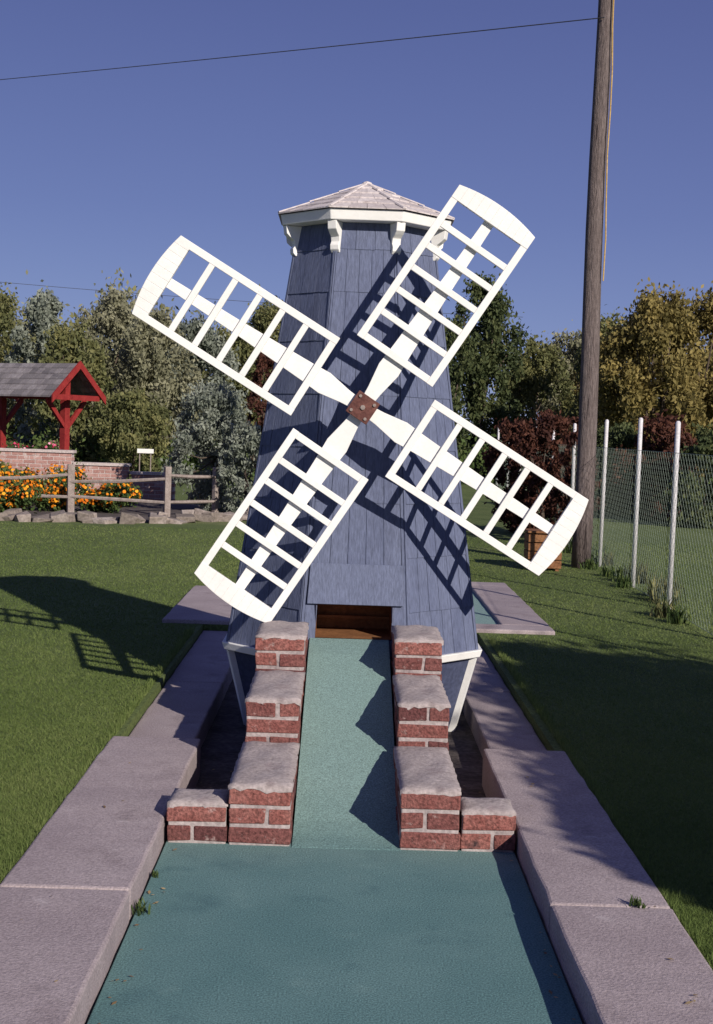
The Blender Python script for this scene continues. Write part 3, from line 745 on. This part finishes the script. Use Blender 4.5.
def flowers(x, y, z, rad, h, seed, fm, lab, cat, nl=900, nf=150, group='marigolds in the flower bed', fs=1.0):
    e = empty('flower_plant', (x, y, z), lab, cat, group); r = random.Random(seed)
    cs = [(x + r.uniform(-1, 1) * rad * .7, y + r.uniform(-1, 1) * rad * .7, z + h * r.uniform(.2, .8)) for _ in range(9)]
    V, t = cloud(cs, [rad * .42] * 9, nl, .032, seed); V[:, :, 2] = np.maximum(V[:, :, 2], z)
    npmesh('foliage', V, 4, t, [lm['green']], origin=(x, y, z), parent=e)
    rr = np.random.default_rng(seed); P = []; T = []
    for i in range(nf):
        c = cs[rr.integers(9)]; d = rr.normal(size=3); d[2] = abs(d[2]) * .8; d[1] -= .4; d /= np.linalg.norm(d)
        p = np.array(c) + d * rad * .48 * rr.uniform(.85, 1.15); s_ = rr.uniform(.014, .030) * fs
        a = np.cross(d, rr.normal(size=3)); a /= np.linalg.norm(a); bb = np.cross(d, a)
        tt = rr.random()
        for k in range(3):
            an = k * math.pi / 3; u = (a * math.cos(an) + bb * math.sin(an)) * s_; v = (-a * math.sin(an) + bb * math.cos(an)) * s_ * .9
            o_ = d * .004 * k
            P += [p - u + o_, p - v + o_, p + u + o_, p + v + o_]; T.append(tt)
    npmesh('blossoms', np.array(P), 4, T, [fm], origin=(x, y, z), parent=e)
r = random.Random(11); k = 0
for row, yy in enumerate((19.5, 20.95, 22.0)):
    xx = -7.6
    while xx < (-2.9 - .2 * row if row else -4.5):
        tall = 1.0 if xx < -4.5 else .72
        h_ = (.50, .66, .76)[row] * r.uniform(.8, 1.1) * tall
        flowers(xx, yy + r.uniform(-.25, .25), GZ, r.uniform(.28, .40) * (.85 if tall < 1 else 1), h_, 300 + k, m_orange,
                'leafy marigold plant covered in bright orange flowers', 'flowers', nl=1500, nf=r.choice((120, 180, 230)), fs=1.1); k += 1
        xx += r.uniform(.38, .52)
for i in range(6):
    flowers(-8.4 + i * .58, 24.35, .87, .22, .18, 500 + i, m_pink, 'pink and red flowers growing on top of a brick wall', 'flowers', nl=500, nf=45, group='pink flowers on the wall')

wx, wy = -5.80, 25.6
we = empty('garden_shelter', (wx, wy, GZ), 'small red-framed shelter with grey shingled gable roof', 'shelter')
R = Matrix.Translation((wx, wy, 0)) @ Matrix.Rotation(math.radians(-32), 4, 'Z')
def rb(name, boxes, mat, par=we, **kw):
    b = MB()
    for q in boxes: b.box(*q, R=R)
    return build(name, b, [mat], origin=(wx, wy, 1.8), parent=par, **kw)
zE, zR, hs, L0, L1 = 1.93, 2.58, .66, -1.5, .85
b = MB()
for sgn in (-1, 1):
    nr = 6
    for i in range(nr):
        f0, f1 = i / nr, (i + 1) / nr + .03
        xx = L0
        while xx < L1 - .02:
            w = random.uniform(.12, .2); xe_ = min(xx + w, L1)
            ya_, yb_ = sgn * hs * (1 - f0), sgn * hs * (1 - min(f1, 1)); z_a, z_b = zE + (zR - zE) * f0, zE + (zR - zE) * min(f1, 1)
            P = [(xx + .004, ya_, z_a), (xe_ - .004, ya_, z_a), (xe_ - .004, yb_, z_b), (xx + .004, yb_, z_b)]
            P += [(p[0], p[1], p[2] + (.035 if j < 2 else .012)) for j, p in enumerate(P)]
            b.hexa([tuple(R @ Vector(p)) for p in P], 0, random.random()); xx = xe_
sroof = build('roof', b, [m_roofgrey], origin=(wx, wy, zE), parent=we)
for xg in (L0 - .02, L1 + .001):
    for sgn in (-1, 1):
        b = MB(); poly = [(xg, sgn * (hs + .06), zE - .10), (xg, sgn * (hs + .06), zE + .05), (xg, 0, zR + .06), (xg, 0, zR - .09)]
        b.prism([R @ Vector(p) for p in poly], R.to_3x3() @ Vector((.03, 0, 0)))
        build('bargeboard', b, [m_red], origin=(wx, wy, zR), parent=we)
rb('tie_beam', [(L1 - .08, L1 - .01, -hs + .08, hs - .08, zE - .04, zE + .06), (L0 + .1, L1 - .09, -.05, .05, zE - .03, zE + .05)], m_red)
for xg in (L0 + .3, L1 - .35):
    rb('post', [(xg - .065, xg + .065, -.065, .065, GZ, zR - .08)], m_red)
    for sgn in (-1, 1):
        b = MB(); poly = [(xg, sgn * .07, 1.36), (xg, sgn * .07, 1.47), (xg, sgn * .52, zE + .04), (xg, sgn * .52, zE - .09)]
        b.prism([R @ Vector(p) for p in poly], R.to_3x3() @ Vector((.06, 0, 0)))
        build('brace', b, [m_red], origin=(wx, wy, 1.6), parent=we)
se = empty('white_board', (-4.15, 27.5, GZ), 'small plain white board on two stakes behind the brick wall', 'sign')
b = MB(); b.box(-4.32, -3.98, 27.48, 27.50, .88, .97); build('board', b, [m_white], origin=(-4.15, 27.5, .9), parent=se)
for xx in (-4.28, -4.05):
    b = MB(); b.box(xx, xx + .02, 27.502, 27.52, GZ, .94); build('stake', b, [m_grey], origin=(xx, 27.5, GZ), parent=se)

# ------------------------------------------------------------------ world, sun, camera
S = Vector((1.1, -1.75, 1.0)); el = math.atan2(1.0, math.hypot(1.1, 1.75)); az = math.atan2(1.1, -1.75)
w = bpy.data.worlds.new('World'); sc.world = w; w.use_nodes = True
N = w.node_tree.nodes; L = w.node_tree.links
sky = N.new('ShaderNodeTexSky'); sky.sky_type = 'NISHITA'; sky.sun_disc = False
sky.sun_elevation = el; sky.sun_rotation = az; sky.altitude = 1500; sky.air_density = 1.0; sky.dust_density = .3; sky.ozone_density = 3.0
STR = .08
tcw = N.new('ShaderNodeTexCoord'); sp = N.new('ShaderNodeSeparateXYZ'); L.new(tcw.outputs['Generated'], sp.inputs[0])
cr = N.new('ShaderNodeValToRGB'); L.new(sp.outputs['Z'], cr.inputs[0]); e = cr.color_ramp.elements
e[0].position = 0; e[0].color = (.20, .25, .52, 1); e[1].position = 1; e[1].color = (.05, .06, .2, 1)
for p_, c_ in ((.07, (.175, .215, .48)), (.16, (.13, .16, .405)), (.30, (.092, .112, .32))):
    q = e.new(p_); q.color = (*c_, 1)
vm = N.new('ShaderNodeVectorMath'); vm.operation = 'SCALE'; vm.inputs['Scale'].default_value = 1 / STR
L.new(cr.outputs[0], vm.inputs[0])
mx = N.new('ShaderNodeMix'); mx.data_type = 'RGBA'; mx.inputs[0].default_value = .80
L.new(sky.outputs[0], mx.inputs[6]); L.new(vm.outputs[0], mx.inputs[7])
L.new(mx.outputs[2], N['Background'].inputs['Color']); N['Background'].inputs['Strength'].default_value = STR
sd = bpy.data.lights.new('sun', 'SUN'); sd.energy = 5.0; sd.angle = math.radians(.5); sd.color = (1.0, .93, .84)
so = bpy.data.objects.new('sun', sd); col.objects.link(so); so.location = (6, -8, 8)
so.rotation_euler = S.to_track_quat('Z', 'Y').to_euler()

cd = bpy.data.cameras.new('camera'); cam = bpy.data.objects.new('camera', cd); col.objects.link(cam)
cd.sensor_fit = 'HORIZONTAL'; cd.sensor_width = 36; cd.lens = 36 * 1320 / 713; cd.clip_start = .05; cd.clip_end = 2000
Rm = Matrix.Rotation(math.radians(-.573), 4, 'Z') @ Matrix.Rotation(math.radians(90 - 3.54), 4, 'X') @ Matrix.Rotation(math.radians(1.9), 4, 'Z')
cam.matrix_world = Matrix.Translation((0, 0, 1.5)) @ Rm
sc.camera = cam
